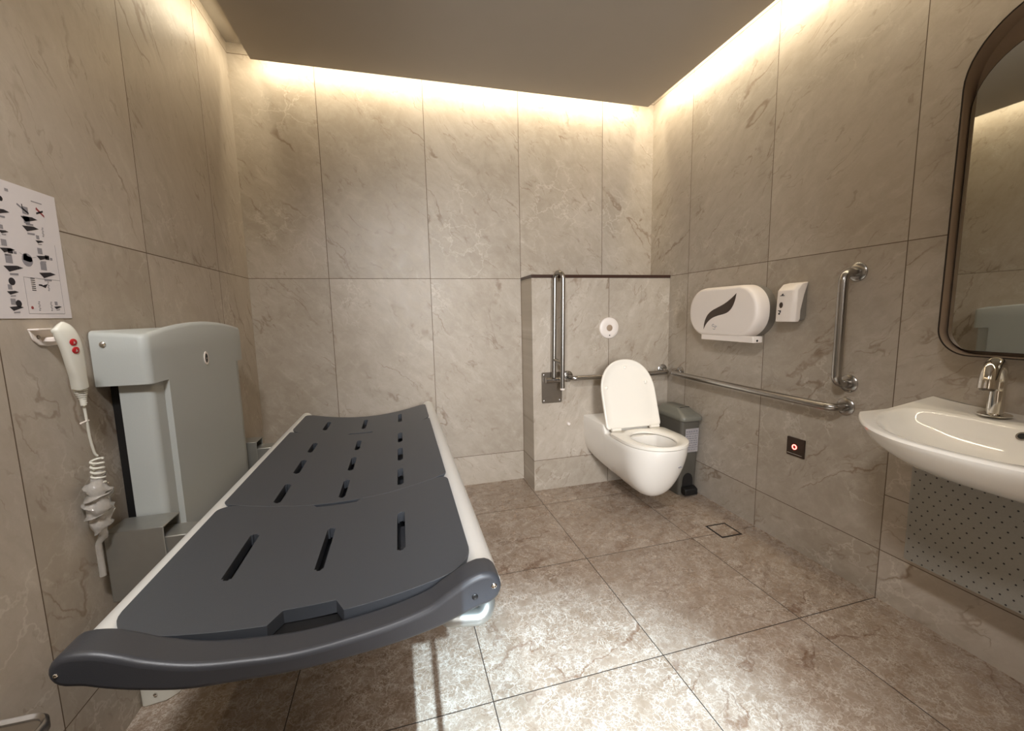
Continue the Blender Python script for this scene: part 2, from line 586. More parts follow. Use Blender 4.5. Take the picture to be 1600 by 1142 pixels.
def panel(y0, y1, slots, xl=-0.556, xr=0.132, rad=(0.05, 0.05, 0.05, 0.05), notch0=None, notch1=None, lift=0.0):
    """dished panel: rad = corner radii (near-left, near-right, far-left, far-right); slots = list of (x, y0, y1)"""
    sw = 0.0105
    xs = {xl, xr}
    for i in range(25):
        xs.add(xl + (xr - xl) * i / 24)
    for r_, s_, xe in ((rad[0], 1, xl), (rad[1], -1, xr), (rad[2], 1, xl), (rad[3], -1, xr)):
        for k in range(8):
            xs.add(xe + s_ * r_ * (1 - math.cos(math.radians(90 * k / 7))))
    for sx, a, b in slots:
        for q in (sx - sw, sx - sw * 0.5, sx, sx + sw * 0.5, sx + sw):
            xs.add(q)
    for nt in (notch0, notch1):
        if nt:
            for q in (nt[0], nt[0] + nt[3], nt[1] - nt[3], nt[1]):
                xs.add(q)
    keep = sorted(xs)
    fixed = set([xl, xr] + [s[0] + k * sw for s in slots for k in (-1, -0.5, 0, 0.5, 1)])
    xs = []
    for x in keep:
        if xs and x - xs[-1] < 0.0016:
            if any(abs(x - q) < 1e-9 for q in fixed):
                xs[-1] = x
            continue
        xs.append(x)

    def ylim(x, near):
        e = 0.0
        for r_, d_ in ((rad[0 if near else 2], x - xl), (rad[1 if near else 3], xr - x)):
            if d_ < r_:
                e = max(e, r_ - math.sqrt(max(0, r_ * r_ - (r_ - d_) ** 2)))
        nt = notch0 if near else notch1
        if nt and nt[0] <= x <= nt[1]:
            e = max(e, nt[2] * min(1, (x - nt[0]) / nt[3], (nt[1] - x) / nt[3]))
        return y0 + e if near else y1 - e

    ys = {y0, y1}
    for i in range(13):
        ys.add(y0 + (y1 - y0) * i / 12)
    for sx, a, b in slots:
        for q in (a, a + sw * 0.6, b - sw * 0.6, b):
            ys.add(q)
    ys = sorted(ys)
    bm = B()
    top, bot = {}, {}
    th = 0.03
    for i, x in enumerate(xs):
        a, b = ylim(x, True), ylim(x, False)
        for j, y in enumerate(ys):
            yy = min(max(y, a), b)
            z = bz(x) + lift
            top[i, j] = bm.verts.new((x, yy, z))
            bot[i, j] = bm.verts.new((x, yy, z - th))
    solid = {}
    for i in range(len(xs) - 1):
        for j in range(len(ys) - 1):
            cx, cy = (xs[i] + xs[i + 1]) / 2, (ys[j] + ys[j + 1]) / 2
            inside = False
            for sx, a, b in slots:
                if abs(cx - sx) < sw and a < cy < b:
                    endz = min(cy - a, b - cy) < sw * 0.55
                    inside = not (endz and abs(cx - sx) > sw * 0.5)
            solid[i, j] = not inside
    nx_, ny_ = len(xs) - 1, len(ys) - 1

    def quad(a, b, c, d_):
        try:
            bm.faces.new((a, b, c, d_))
        except ValueError:
            pass

    for (i, j), s_ in solid.items():
        if not s_:
            continue
        quad(top[i, j], top[i + 1, j], top[i + 1, j + 1], top[i, j + 1])
        quad(bot[i, j + 1], bot[i + 1, j + 1], bot[i + 1, j], bot[i, j])
        for di, dj, p, q in ((-1, 0, (i, j + 1), (i, j)), (1, 0, (i + 1, j), (i + 1, j + 1)), (0, -1, (i, j), (i + 1, j)), (0, 1, (i + 1, j + 1), (i, j + 1))):
            nb = (i + di, j + dj)
            if not (0 <= nb[0] < nx_ and 0 <= nb[1] < ny_) or not solid[nb]:
                quad(top[p], bot[p], bot[q], top[q])
    bmesh.ops.remove_doubles(bm, verts=bm.verts, dist=0.0002)
    bmesh.ops.dissolve_degenerate(bm, edges=bm.edges, dist=0.0002)
    return obj('panel', bm, M['pad'], bed, bevel=0.0035, segs=3, angle=50)


panel(0.862, 1.418, [(-0.415, 1.03, 1.243), (-0.219, 1.03, 1.243), (-0.0245, 1.03, 1.243)], rad=(0.07, 0.07, 0.055, 0.055), notch0=(-0.285, -0.142, 0.040, 0.02), notch1=(-0.30, -0.155, 0.018, 0.012), lift=0.003)
panel(1.421, 2.262, [(-0.415, 1.445, 1.605), (-0.219, 1.455, 1.615), (-0.0245, 1.46, 1.622)] + [(-0.415, 1.71, 1.868), (-0.219, 1.715, 1.878), (-0.0245, 1.72, 1.885)] + [(-0.415, 1.97, 2.115), (-0.219, 1.98, 2.13), (-0.0245, 1.98, 2.14)], rad=(0.018, 0.018, 0.018, 0.018), lift=0.002)
panel(2.268, 2.66, [(-0.415, 2.355, 2.535), (-0.219, 2.365, 2.57), (-0.0245, 2.375, 2.57)], rad=(0.05, 0.05, 0.05, 0.05), notch0=(-0.29, -0.16, 0.016, 0.012))

# side rails
for xr_, zr_, rr_ in ((-0.566, 0.576, 0.030), (0.151, 0.590, 0.034)):
    bm = B()
    tube(bm, [(xr_, 0.83, zr_), (xr_, 2.70, zr_)], rr_, 24)
    obj('side_rail', bm, M['alu'], bed)


def end_bar(y0, y1, screws, dz=0.0, ends=0.0):
    P = [(-0.556, 0.602, 0.030), (-0.53, 0.596, 0.031), (-0.50, 0.583, 0.031), (-0.46, 0.566, 0.028), (-0.397, 0.547, 0.025), (-0.328, 0.538, 0.022), (-0.212, 0.531, 0.020), (-0.067, 0.543, 0.022), (0.03, 0.562, 0.025), (0.081, 0.583, 0.030), (0.118, 0.599, 0.034), (0.135, 0.604, 0.035), (0.144, 0.606, 0.035)]
    P = [(x, z + dz - ends * abs(x - XC) / 0.36, h) for x, z, h in P]
    C = catmull([(x, z, h) for x, z, h in P], 5)
    top, bot = [], []
    for i, p in enumerate(C):
        q = C[min(i + 1, len(C) - 1)] - C[max(i - 1, 0)]
        n = Vector((-q.y, q.x)).normalized()
        top.append((p.x + n.x * p.z, p.y + n.y * p.z))
        bot.append((p.x - n.x * p.z, p.y - n.y * p.z))

    def endcap(c, h, a0):
        return [(c[0] + h * math.cos(math.radians(a0 + 180 * k / 10)), c[1] + h * math.sin(math.radians(a0 + 180 * k / 10))) for k in range(1, 10)]
    out = top[::-1] + endcap((C[0].x, C[0].y), C[0].z, 90) + bot + endcap((C[-1].x, C[-1].y), C[-1].z, -90)
    bm = B()
    plate_y(bm, out, y0, y1)
    o = obj('end_bar', bm, M['bar'], bed, bevel=0.013, segs=5, angle=60)
    if screws:
        for x, z, mm, r_ in ((0.162, 0.611, 'chrome', 0.006), (0.1215, 0.595, 'black', 0.0065), (-0.572, 0.601, 'chrome', 0.0035)):
            bm = B()
            lathe(bm, (x, y0 - 0.0022, z), [(r_, 0.004), (r_, 0.0012), (r_ * 0.7, 0.0), (r_ * 0.3, 0.001)], 16, 'y')
            obj('screw', bm, M[mm], o)


end_bar(0.790, 0.858, True)
end_bar(2.672, 2.712, False, -0.022, 0.025)
# silver return bend of the guard rail under the near end, then added dark sheets and cross members
bm = B()
tube(bm, fillet([(0.160, 1.25, 0.530), (0.160, 0.85, 0.530), (0.145, 0.838, 0.510), (0.060, 0.855, 0.510), (0.060, 1.25, 0.510)], 0.03, 8), 0.018, 16)
obj('guard_rail', bm, M['galv'], bed)
bm = B()
NT_ = 24
rows_ = []
for y in (0.885, 1.5, 2.2, 2.62):
    rows_.append([(-0.52 + 0.63 * i / NT_, y, bz(-0.52 + 0.63 * i / NT_) - 0.052) for i in range(NT_ + 1)])
loft(bm, rows_, closed=False)
bmesh.ops.recalc_face_normals(bm, faces=bm.faces)
bmesh.ops.solidify(bm, geom=bm.faces[:], thickness=0.004)
obj('slot_dark_sheet', bm, M['bar'], bed)  # dark sheet added below the slots so they look shadowed
bm = B()
box(bm, -0.31, -0.12, 0.858, 0.905, 0.520, 0.536)
obj('notch_fill', bm, M['black'], bed, bevel=0.002)  # dark strip added under the notch to hide the floor
for y in (1.36, 2.09):
    bm = B()
    box(bm, -0.55, 0.12, y, y + 0.05, 0.478, 0.504)
    obj('cross_member', bm, M['alu'], bed, bevel=0.004)
# ------------------------------------------------------------------ lift unit on the left wall
lift = thing('lift_unit', 'tall grey plastic lift housing on the left wall behind the changing bed', 'lift', (-0.77, 1.76, 0.0))


for ya, yb in ((1.322, 1.418), (2.122, 2.215)):
    bm = B()
    # folded sheet cover: top, near side, far side
    zt = 0.602 if ya < 2 else 0.607
    x0_, x1_ = -0.806, -0.668
    box(bm, x0_, x1_, ya, yb, zt - 0.004, zt)
    box(bm, x0_, x1_, ya, ya + 0.004, 0.40, zt)
    box(bm, x0_, x1_, yb - 0.004, yb, 0.40, zt)
    o = obj('bracket_cover', bm, M['galv'], lift, bevel=0.002)
    bm = B()
    box(bm, -0.70, -0.596, ya + 0.006, yb - 0.008, 0.50, zt - 0.033)
    obj('bracket_arm', bm, M['galv'], lift, bevel=0.003)


def ysec(x_front, y0, y1, z, r, bow=0.0, xb=XL + 0.004):
    """horizontal section: flat back on the wall, rounded front corners"""
    pts = [(xb, y0)]
    for k in range(7):
        a = math.radians(270 + 90 * k / 6)
        pts.append((x_front - r + r * math.cos(a), y0 + r + r * math.sin(a)))
    for k in range(1, 8):
        t = k / 8
        pts.append((x_front + bow * math.sin(math.pi * t), y0 + r + (y1 - y0 - 2 * r) * t))
    for k in range(7):
        a = math.radians(0 + 90 * k / 6)
        pts.append((x_front - r + r * math.cos(a), y1 - r + r * math.sin(a)))
    pts.append((xb, y1))
    return [(x, y, z) for x, y in pts]


XF = -0.702
bm = B()
body = [ysec(XF, 1.425, 2.115, z, 0.02, 0.0, -0.782) for z in (0.34, 0.6, 0.8, 0.99, 1.02)]
loft(bm, body)
obj('housing', bm, M['cover'], lift, angle=35)
bm = B()
# raised front panel and cap
front = [(XF + 0.0005, 1.487), (XF + 0.0116, 1.496), (XF + 0.0116, 2.044), (XF + 0.0005, 2.053), (XF - 0.01, 2.053), (XF - 0.01, 1.487)]
loft(bm, [[(x, y, z) for x, y in front] for z in (0.34, 0.7, 1.0, 1.06)])
obj('front_panel', bm, M['cover'], lift, angle=35)
bm = B()
ztop = lambda y, x: 1.137 + 0.030 * math.sin(math.pi * (y - 1.40) / 0.735) ** 0.8 + 0.012 * (XF + 0.012 - x) / 0.12
secs = []
for kind in ('b0', 'b1', 't0', 't1', 't2'):
    base = ysec(XF + 0.012, 1.400, 2.135, 0, 0.022, 0.0)
    ring = []
    for x, y, _ in base:
        cy, cx = 1.7675, -0.763
        if kind == 'b0':
            z = 0.995
        elif kind == 'b1':
            z = 1.08
        else:
            yc = min(max(y, 1.4), 2.135)
            zt = 1.137 + 0.031 * (1 - abs((yc - 1.7675) / 0.3675) ** 2.2) + 0.10 * max(0, XF + 0.012 - x)
            ins = {'t0': 0.0, 't1': 0.004, 't2': 0.013}[kind]
            z = zt - {'t0': 0.014, 't1': 0.004, 't2': 0.0}[kind]
            y = y + ins * (1 if y < cy else -1)
            x = x - ins * (1 if x > cx else 0)
        ring.append((x, y, z))
    secs.append(ring)
R_ = loft(bm, secs, cap0=True, cap1=False)
# bowed top: fan rows front to back
last = R_[-1]
n_ = len(last)
half = n_ // 2
for k in range(half - 1):
    a, b, c, d2 = last[k], last[k + 1], last[n_ - 2 - k], last[n_ - 1 - k]
    try:
        bm.faces.new((a, b, c, d2)) if len({a, b, c, d2}) == 4 else None
    except ValueError:
        pass
bmesh.ops.holes_fill(bm, edges=bm.edges, sides=6)
obj('cap', bm, M['cover'], lift, angle=50)
bm = B()
lathe(bm, (-0.790, 1.397, 1.112), [(0.008, 0.004), (0.008, 0.0), (0.005, -0.003), (0.001, -0.0035)], 18, 'y')
obj('screw', bm, M['chrome'], lift)
bm = B()
for sx, mi in ((0.0, 0),):
    ring = lambda r1, r2, x: [(x, 1.760 + r1 * math.cos(2 * math.pi * k / 24), 1.035 + r2 * math.sin(2 * math.pi * k / 24)) for k in range(24)]
    loft(bm, [ring(0.016, 0.024, XF + 0.010), ring(0.016, 0.024, XF + 0.0145), ring(0.011, 0.017, XF + 0.0145)], cap0=False, cap1=False)
    loft(bm, [ring(0.011, 0.017, XF + 0.0145), ring(0.009, 0.014, XF + 0.0135)], cap0=False, cap1=True, mi=1)
    box(bm, XF + 0.0135, XF + 0.0155, 1.752, 1.768, 1.032, 1.0365, 2)
obj('lock', bm, [M['white'], M['black'], M['steel']], lift)
bm = B()
box(bm, -0.822, -0.78, 1.46, 2.08, 0.05, 0.99)
obj('column', bm, M['black'], lift, bevel=0.003)
bm = B()
foot = [(-0.822, 1.402), (-0.812, 1.398), (-0.76, 1.405), (-0.735, 1.425), (-0.72, 1.47), (-0.72, 2.06), (-0.76, 2.11), (-0.822, 2.12)]
plate_z(bm, foot, 0.0, 0.07)
f_ = obj('foot', bm, M['handset'], lift, bevel=0.004)
bm = B()
lathe(bm, (-0.783, 1.397, 0.035), [(0.005, 0.004), (0.005, 0.0), (0.002, -0.002)], 14, 'y')
obj('screw', bm, M['chrome'], f_)

# ------------------------------------------------------------------ wall hook, handset and its coiled cord
hook = thing('handset_hook', 'small white wall hook under the poster, holding the remote handset', 'hook', (XL, 1.25, 1.14))
bm = B()
pts = [(1.214, 1.160), (1.300, 1.160), (1.300, 1.120), (1.262, 1.118), (1.238, 1.122), (1.222, 1.136)]
plate_x(bm, pts, XL, XL + 0.004)
obj('back_plate', bm, M['white'], hook, bevel=0.0015)
bm = B()
loft(bm, [[(XL + 0.001, y, z), (XL + 0.02, y + 0.003, z), (XL + 0.02, y + 0.003, z + 0.004), (XL + 0.001, y, z + 0.004)] for y, z in ((1.214, 1.157), (1.285, 1.157))])
obj('shelf', bm, M['white'], hook, bevel=0.001)
bm = B()
box(bm, XL + 0.001, -0.788, 1.246, 1.280, 1.128, 1.140)
obj('arm', bm, M['white'], hook, bevel=0.003)
bm = B()
disc(bm, (XL + 0.003, 1.237, 1.141), (1, 0, 0), 0.0055, 0.004, 0.003, 16)
obj('screw', bm, M['steel_dark'], hook)

hs = thing('remote_handset', 'ivory remote handset with two red buttons hanging beside the grey lift housing', 'remote control', (-0.785, 1.27, 1.02))
bm = B()
axis_pts = catmull([(-0.779, 1.229, 1.166), (-0.771, 1.237, 1.152), (-0.768, 1.248, 1.118), (-0.772, 1.262, 1.06), (-0.779, 1.276, 1.012)], 6)
rings = []
surf = []
for i, p in enumerate(axis_pts):
    t = (axis_pts[min(i + 1, len(axis_pts) - 1)] - axis_pts[max(i - 1, 0)]).normalized()
    side = Vector((0.25, 0.97, 0.1)); side = (side - t * side.dot(t)).normalized()
    nr = t.cross(side)
    k = i / (len(axis_pts) - 1)
    hw = 0.0185 + 0.006 * math.sin(math.pi * min(1, k * 1.2)) - 0.004 * k
    hh = 0.010 + 0.004 * k
    if i == 0:
        hw *= 0.88; hh *= 0.75
    surf.append((p, nr, hh, t, side))
    rings.append([p + side * (hw * math.copysign(abs(math.cos(a)) ** 0.6, math.cos(a))) + nr * (hh * math.copysign(abs(math.sin(a)) ** 0.7, math.sin(a))) for a in [2 * math.pi * q / 20 for q in range(20)]])
loft(bm, rings)
obj('casing', bm, M['handset'], hs, angle=60)
for z in (1.128, 1.109):
    p, nr, hh, t, side = min(surf, key=lambda q: abs(q[0].z - z) + (q[0].z > 1.16))
    if nr.x < 0:
        nr = -nr
    c = p + nr * (hh - 0.001) - side * 0.003 + Vector((0, 0, z - p.z))
    bm = B()
    tube(bm, [c, c + nr * 0.002, c + nr * 0.0032], [0.0085, 0.0083, 0.0065], 18)
    obj('button', bm, M['red'], hs)
    c = c + nr * 0.0034
    bm = B()
    v = [bm.verts.new(c + side * (0.003 * a) - t * (0.0035 * b)) for a, b in ((-1, -1), (1, -1), (0, 1))]
    bm.faces.new(v)
    bmesh.ops.solidify(bm, geom=bm.faces[:], thickness=0.0006)
    obj('arrow_mark', bm, M['white'], hs)
bm = B()
cx, cy = -0.782, 1.280
for k in range(7):
    lathe(bm, (cx, cy + k * 0.0009, 1.004 - k * 0.0052), [(0.0135 - k * 0.0013, 0.0018), (0.0135 - k * 0.0013, -0.0012), (0.007, -0.002)], 14)
tube(bm, [(cx, cy, 1.01), (cx, cy + 0.004, 0.965)], 0.0062, 10)
obj('strain_relief', bm, M['handset'], hs)
bm = B()
pts = catmull([(-0.783, 1.285, 0.972), (-0.785, 1.291, 0.93), (-0.790, 1.301, 0.88), (-0.792, 1.312, 0.835), (-0.790, 1.318, 0.822)], 6)
co = []
for k in range(0, 12 * 9 + 1):
    a = 2 * math.pi * k / 12
    t = k / (12 * 9)
    co.append((-0.786 + 0.0125 * math.cos(a), 1.307 + 0.0125 * math.sin(a) - 0.008 * t, 0.818 - 0.115 * t))
tube(bm, pts, 0.003, 8)
tube(bm, [Vector(c) for c in co], 0.0028, 7)
obj('coiled_cord', bm, M['handset'], hs)
for y0_, z_, l_ in ((1.272, 0.921, 0.026), (1.312, 0.739, 0.022)):
    bm = B()
    tube(bm, [(-0.787, y0_, z_), (-0.785, y0_ + l_, z_ + 0.002)], 0.0022, 8)
    obj('cable_tie', bm, M['white'], hs)
random.seed(4)
bm = B()
rings = []
N = 26
for i in range(N):
    t = i / (N - 1)
    z = 0.775 - 0.165 * t
    r0 = (0.011 + 0.015 * math.sin(math.pi * min(1, t * 1.1)) ** 0.8) * (1 + 0.22 * math.sin(i * 1.7 + 0.6 * math.sin(i)))
    ph = 0.9 * i
    rings.append([(-0.788 + (r0 * math.cos(a) * (1 + 0.35 * random.random())) * 0.8, 1.302 - 0.012 * t + 0.005 * math.sin(i * 0.8) + r0 * math.sin(a) * (1 + 0.35 * random.random()), z + 0.009 * math.sin(a + ph)) for a in [2 * math.pi * q / 16 for q in range(16)]])
rings += [[(-0.80 + 0.007 * math.cos(a), 1.292 + 0.008 * math.sin(a), z) for a in [2 * math.pi * q / 16 for q in range(16)]] for z in (0.59, 0.50)]
loft(bm, rings)
obj('plastic_wrapping', bm, M['wrap'], hs, angle=70)

# ------------------------------------------------------------------ poster
random.seed(11)
PY0, PY1, PZ0, PZ1 = 0.936, 1.356, 1.185, 1.487
poster = thing('instruction_poster', 'white instruction poster with small diagrams taped to the left wall above the handset', 'poster', (XL, 1.146, 1.185))
bm = B(); box(bm, XL + 0.0004, XL + 0.0016, PY0, PY1, PZ0, PZ1)
obj('sheet', bm, M['paper'], poster, smooth=False)
PX = XL + 0.0019
bm = B()


def done(name):
    global bm
    obj(name, bm, [M['ink'], M['ink_grey'], M['paper'], M['ink_red']], poster, smooth=False, recalc=False)
    bm = B()



def ink(pts, mi):
    """flat printed polygon; pts in (fraction across, fraction up)"""
    v = [bm.verts.new((PX, PY0 + (PY1 - PY0) * a, PZ0 + (PZ1 - PZ0) * b)) for a, b in pts]
    f = bm.faces.new(v)
    f.material_index = mi


def inkr(a, b, w_, h_, mi, sk=0.0):
    ink([(a, b), (a + w_, b + sk), (a + w_, b + h_ + sk), (a, b + h_)], mi)


def ink_circle(a, b, r_, mi, seg=16):
    ink([(a + r_ * 0.72 * math.cos(2 * math.pi * k / seg), b + r_ * math.sin(2 * math.pi * k / seg)) for k in range(seg)], mi)


def bedicon(a, b, s):
    inkr(a + 0.012 * s, b + 0.028 * s, 0.028 * s, 0.04 * s, 1)
    ink([(a, b + 0.012 * s), (a + 0.055 * s, b + 0.02 * s), (a + 0.08 * s, b + 0.012 * s), (a + 0.02 * s, b - 0.014 * s)], 0)
    inkr(a + 0.02 * s, b - 0.03 * s, 0.035 * s, 0.010 * s, 1, 0.004)
    done('printed_bed')


for a, b, s in ((0.735, 0.755, 1.4), (0.735, 0.685, 1.4), (0.81, 0.60, 0.75), (0.80, 0.475, 1.15), (0.80, 0.34, 1.5),
                (0.585, 0.62, 0.75), (0.575, 0.49, 1.15), (0.58, 0.36, 1.5), (0.575, 0.185, 0.9), (0.575, 0.07, 1.1), (0.87, 0.085, 0.75),
                (0.565, 0.76, 1.3), (0.30, 0.62, 0.8), (0.30, 0.47, 1.0), (0.30, 0.30, 1.0), (0.12, 0.62, 0.8), (0.12, 0.45, 1.0), (0.12, 0.25, 1.0)):
    bedicon(a, b, s)
for a, b in ((0.86, 0.47), (0.62, 0.475)):
    inkr(a, b, 0.03, 0.035, 0)
    inkr(a + 0.034, b, 0.018, 0.02, 1)
    done('printed_step')
ink_circle(0.735, 0.445, 0.050, 1)
ink([(0.708, 0.44), (0.715, 0.49), (0.74, 0.475), (0.765, 0.47), (0.768, 0.44), (0.75, 0.43)], 0)
inkr(0.722, 0.478, 0.014, 0.03, 2)
done('printed_detail')
for a, b, r_ in ((0.628, 0.86, 0.018), (0.615, 0.27, 0.028), (0.635, 0.11, 0.026)):
    ink_circle(a, b, r_, 0)
    done('printed_symbol')
ink_circle(0.628, 0.86, 0.007, 2)
done('printed_symbol')
inkr(0.66, 0.925, 0.022, 0.02, 1)
done('printed_heading')
ink([(0.72, 0.85), (0.79, 0.80), (0.795, 0.81), (0.725, 0.862)], 1)
inkr(0.752, 0.835, 0.006, 0.03, 0)
done('printed_person')
ink([(0.845, 0.855), (0.90, 0.805), (0.90, 0.822), (0.85, 0.873)], 3)
ink([(0.845, 0.815), (0.895, 0.845), (0.895, 0.86), (0.845, 0.83)], 0)
done('printed_warning')
inkr(0.82, 0.905, 0.075, 0.008, 1)
done('printed_heading')
for k in range(7):
    inkr(0.735, 0.215 + k * 0.015, 0.028, 0.006, 0)
done('printed_list')
inkr(0.785, 0.255, 0.026, 0.012, 0)
done('printed_arrow')
for a, b in ((0.845, 0.25), (0.76, 0.09), (0.845, 0.09), (0.865, 0.68)):
    for k in range(6):
        inkr(a + 0.003 * (k % 2), b - 0.03 + k * 0.013, 0.012, 0.007, 1)
    done('printed_text')
ink([(0.83, 0.24), (0.85, 0.275), (0.80, 0.255)][::-1], 0)
done('printed_arrow')
ink_circle(0.718, 0.082, 0.012, 3)
done('printed_hand')


def inkline(a0, b0, a1, b1, mi=1, t=0.003):
    if abs(a1 - a0) > abs(b1 - b0):
        ink([(a0, b0), (a1, b1), (a1, b1 + t), (a0, b0 + t)], mi)
    else:
        ink([(a0, b0), (a0 + t * 0.7, b0), (a1 + t * 0.7, b1), (a1, b1)], mi)


inkline(0.69, 0.035, 0.945, 0.035); inkline(0.69, 0.035, 0.69, 0.31); inkline(0.945, 0.035, 0.945, 0.31)
inkline(0.69, 0.31, 0.945, 0.31); inkline(0.945, 0.31, 0.945, 0.60); inkline(0.69, 0.49, 0.72, 0.47); inkline(0.765, 0.465, 0.80, 0.475)
inkline(0.66, 0.035, 0.66, 0.9, 2)
done('printed_frame')
bm.free()

# ------------------------------------------------------------------ steel waste bin, near left corner of the view
wb = thing('steel_bin', 'stainless steel waste bin by the left wall at the bottom left corner', 'bin', (-0.67, 0.59, 0.0))
bm = B()
out = rrect(-0.672, 0.585, 0.147, 0.130, 0.022)
loft(bm, [[(x, y, z) for x, y in out] for z in (0.0, 0.3, 0.585)])
obj('body', bm, M['steel_dark'], wb)
bm = B()
rim = rrect(-0.672, 0.585, 0.149, 0.133, 0.024)
rin = rrect(-0.672, 0.585, 0.141, 0.125, 0.018)
loft(bm, [[(x, y, 0.585) for x, y in rim], [(x, y, 0.598) for x, y in rim], [(x * 0.98 - 0.0134, y * 0.98 + 0.0117, 0.602) for x, y in rim], [(x, y, 0.598) for x, y in rin], [(x, y, 0.596) for x, y in rin]])
obj('lid', bm, M['steel'], wb, angle=50)

# ------------------------------------------------------------------ toilet
TX = 1.348
toilet = thing('toilet', 'white wall-hung toilet with its seat lid raised, on the low tiled wall', 'toilet', (TX, YX, 0.2))
YT0 = 1.812


def half_w(y):
    """plan half-width of rim"""
    HW = 0.183
    yc = YT0 + 0.215
    if y >= yc:
        return HW
    t = (yc - y) / (yc - YT0)
    return HW * math.sqrt(max(0, 1 - t ** 2.25))


PROF = [(1.812, 0.440), (1.819, 0.405), (1.842, 0.335), (1.872, 0.262), (1.900, 0.205), (1.925, 0.165), (1.955, 0.136), (2.0, 0.119), (2.06, 0.116), (2.14, 0.126), (2.26, 0.152), (2.40, 0.185), (2.5235, 0.215)]


def zbot(y):
    for (a, za), (b, zb_) in zip(PROF[:-1], PROF[1:]):
        if a <= y <= b:
            return za + (zb_ - za) * (y - a) / (b - a)
    return PROF[-1][1]


def ztopb(y):
    return 0.442 + (0.488 - 0.442) * min(1, max(0, (y - 2.222) / 0.022)) ** 0.8


ysx = [YT0 + 0.0006, YT0 + 0.004, YT0 + 0.010, YT0 + 0.02] + [YT0 + 0.035 + 0.02 * k for k in range(0, 19)] + [2.215, 2.222, 2.226, 2.231, 2.237, 2.244, 2.26, 2.28, 2.30, 2.32, 2.34, 2.36, 2.38, 2.40, 2.42, 2.45, 2.48, 2.505, YX - 0.0005]
ysx = sorted(set(ysx))
NS = 33
bm = B()
rings, tops = [], []
for y in ysx:
    hw, zt, zb_ = half_w(y), ztopb(y), zbot(y)
    ring = []
    tp = max(0.0, min(1.0, (2.5 - y) / 0.5))
    tp = tp * tp * (3 - 2 * tp)
    e1 = 0.34 + 0.62 * tp
    for k in range(NS):
        a = math.pi * k / (NS - 1)
        c, s_ = math.cos(a), math.sin(a)
        ring.append((TX - hw * math.copysign(abs(c) ** e1, c), y, 0.438 - (0.438 - zb_) * abs(s_) ** (0.85 + 0.2 * tp) + (zt - 0.442) * (1 - abs(s_)) ** 7))
    # slightly rolled top edge
    ring = [(TX - hw * 0.985, y, zt)] + ring + [(TX + hw * 0.985, y, zt)]
    rings.append(ring)
R_ = loft(bm, rings, closed=False)
bm.faces.new([v for v in R_[-1]])
bm.faces.new([v for v in R_[0]][::-1])
# top deck with the bowl opening
HCX, HCY, HA, HB = TX, 2.002, 0.118, 0.158


def hole_pt(a, k=1.0):
    return (HCX + HA * k * math.cos(a), HCY + HB * k * math.sin(a))


left = [r[0] for r in R_]
right = [r[-1] for r in R_]
# back deck strips where no opening
iy = [i for i, y in enumerate(ysx) if y >= 2.20]
for i in iy[:-1]:
    bm.faces.new((left[i], left[i + 1], right[i + 1], right[i]))
outer = [left[i] for i in range(iy[0], -1, -1)] + [right[i] for i in range(0, iy[0] + 1)]
# bowl interior rings
bowl = []
NB = len(outer)
angs = [math.atan2((v.co.y - HCY) / HB, (v.co.x - HCX) / HA) for v in outer]
for a in range(1, NB):
    while angs[a] < angs[a - 1]:
        angs[a] += 2 * math.pi
for k, z in ((1.0, 0.441), (0.98, 0.425), (0.93, 0.36), (0.78, 0.29), (0.5, 0.245), (0.3, 0.235)):
    bowl.append([bm.verts.new((*hole_pt(a, k), z)) for a in angs])
prev = outer
for ring in bowl:
    for i in range(NB - 1):
        bm.faces.new((prev[i], prev[i + 1], ring[i + 1], ring[i]))
    bm.faces.new((prev[-1], prev[0], ring[0], ring[-1]))
    prev = ring
bm.faces.new(prev)
obj('bowl', bm, M['ceramic'], toilet, angle=60, recalc=True)
bm = B()
disc(bm, (TX, 2.0, 0.262), (0, 0, 1), 0.068, 0.068, 0.0015, 28)
obj('water', bm, M['water'], toilet)
# seat ring
bm = B()
no = 56


def seat_out(k, grow=0.0, y_back=2.176):
    """D-shaped outline, k in 0..1 around"""
    pts = []
    HWs = 0.184 + grow
    yc = YT0 + 0.215
    for q in range(no):
        a = math.pi + math.pi * q / (no - 1)
        c, s_ = math.cos(a), math.sin(a)
        pts.append((TX + HWs * math.copysign(abs(c) ** (2 / 2.2), c), yc + (0.217 + grow) * math.copysign(abs(s_) ** (2 / 2.2), s_)))
    r_ = 0.03
    for q in range(7):
        a = math.radians(90 * q / 6)
        pts.append((TX + HWs - r_ + r_ * math.cos(a), y_back - r_ + r_ * math.sin(a)))
    for q in range(1, 6):
        pts.append((TX + (HWs - r_) * (1 - 2 * q / 6), y_back))
    for q in range(7):
        a = math.radians(90 + 90 * q / 6)
        pts.append((TX - HWs + r_ + r_ * math.cos(a), y_back - r_ + r_ * math.sin(a)))
    return pts


def hole_like(pts, k):
    return [hole_pt(math.atan2((y - HCY) / HB, (x - HCX) / HA), k) for x, y in pts]


so = seat_out(0)
si = seat_out(0, -0.006, 2.172)
loops = [[(x, y, 0.446) for x, y in so], [(x, y, 0.461) for x, y in so], [(x, y, 0.4655) for x, y in si],
         [(x, y, 0.4650) for x, y in hole_like(so, 1.16)], [(x, y, 0.4615) for x, y in hole_like(so, 1.02)], [(x, y, 0.455) for x, y in hole_like(so, 0.96)], [(x, y, 0.446) for x, y in hole_like(so, 0.96)]]
R_ = loft(bm, loops, True, False, False)
for i in range(len(so)):
    j = (i + 1) % len(so)
    bm.faces.new((R_[-1][i], R_[-1][j], R_[0][j], R_[0][i]))
obj('seat', bm, M['seat'], toilet, angle=50)
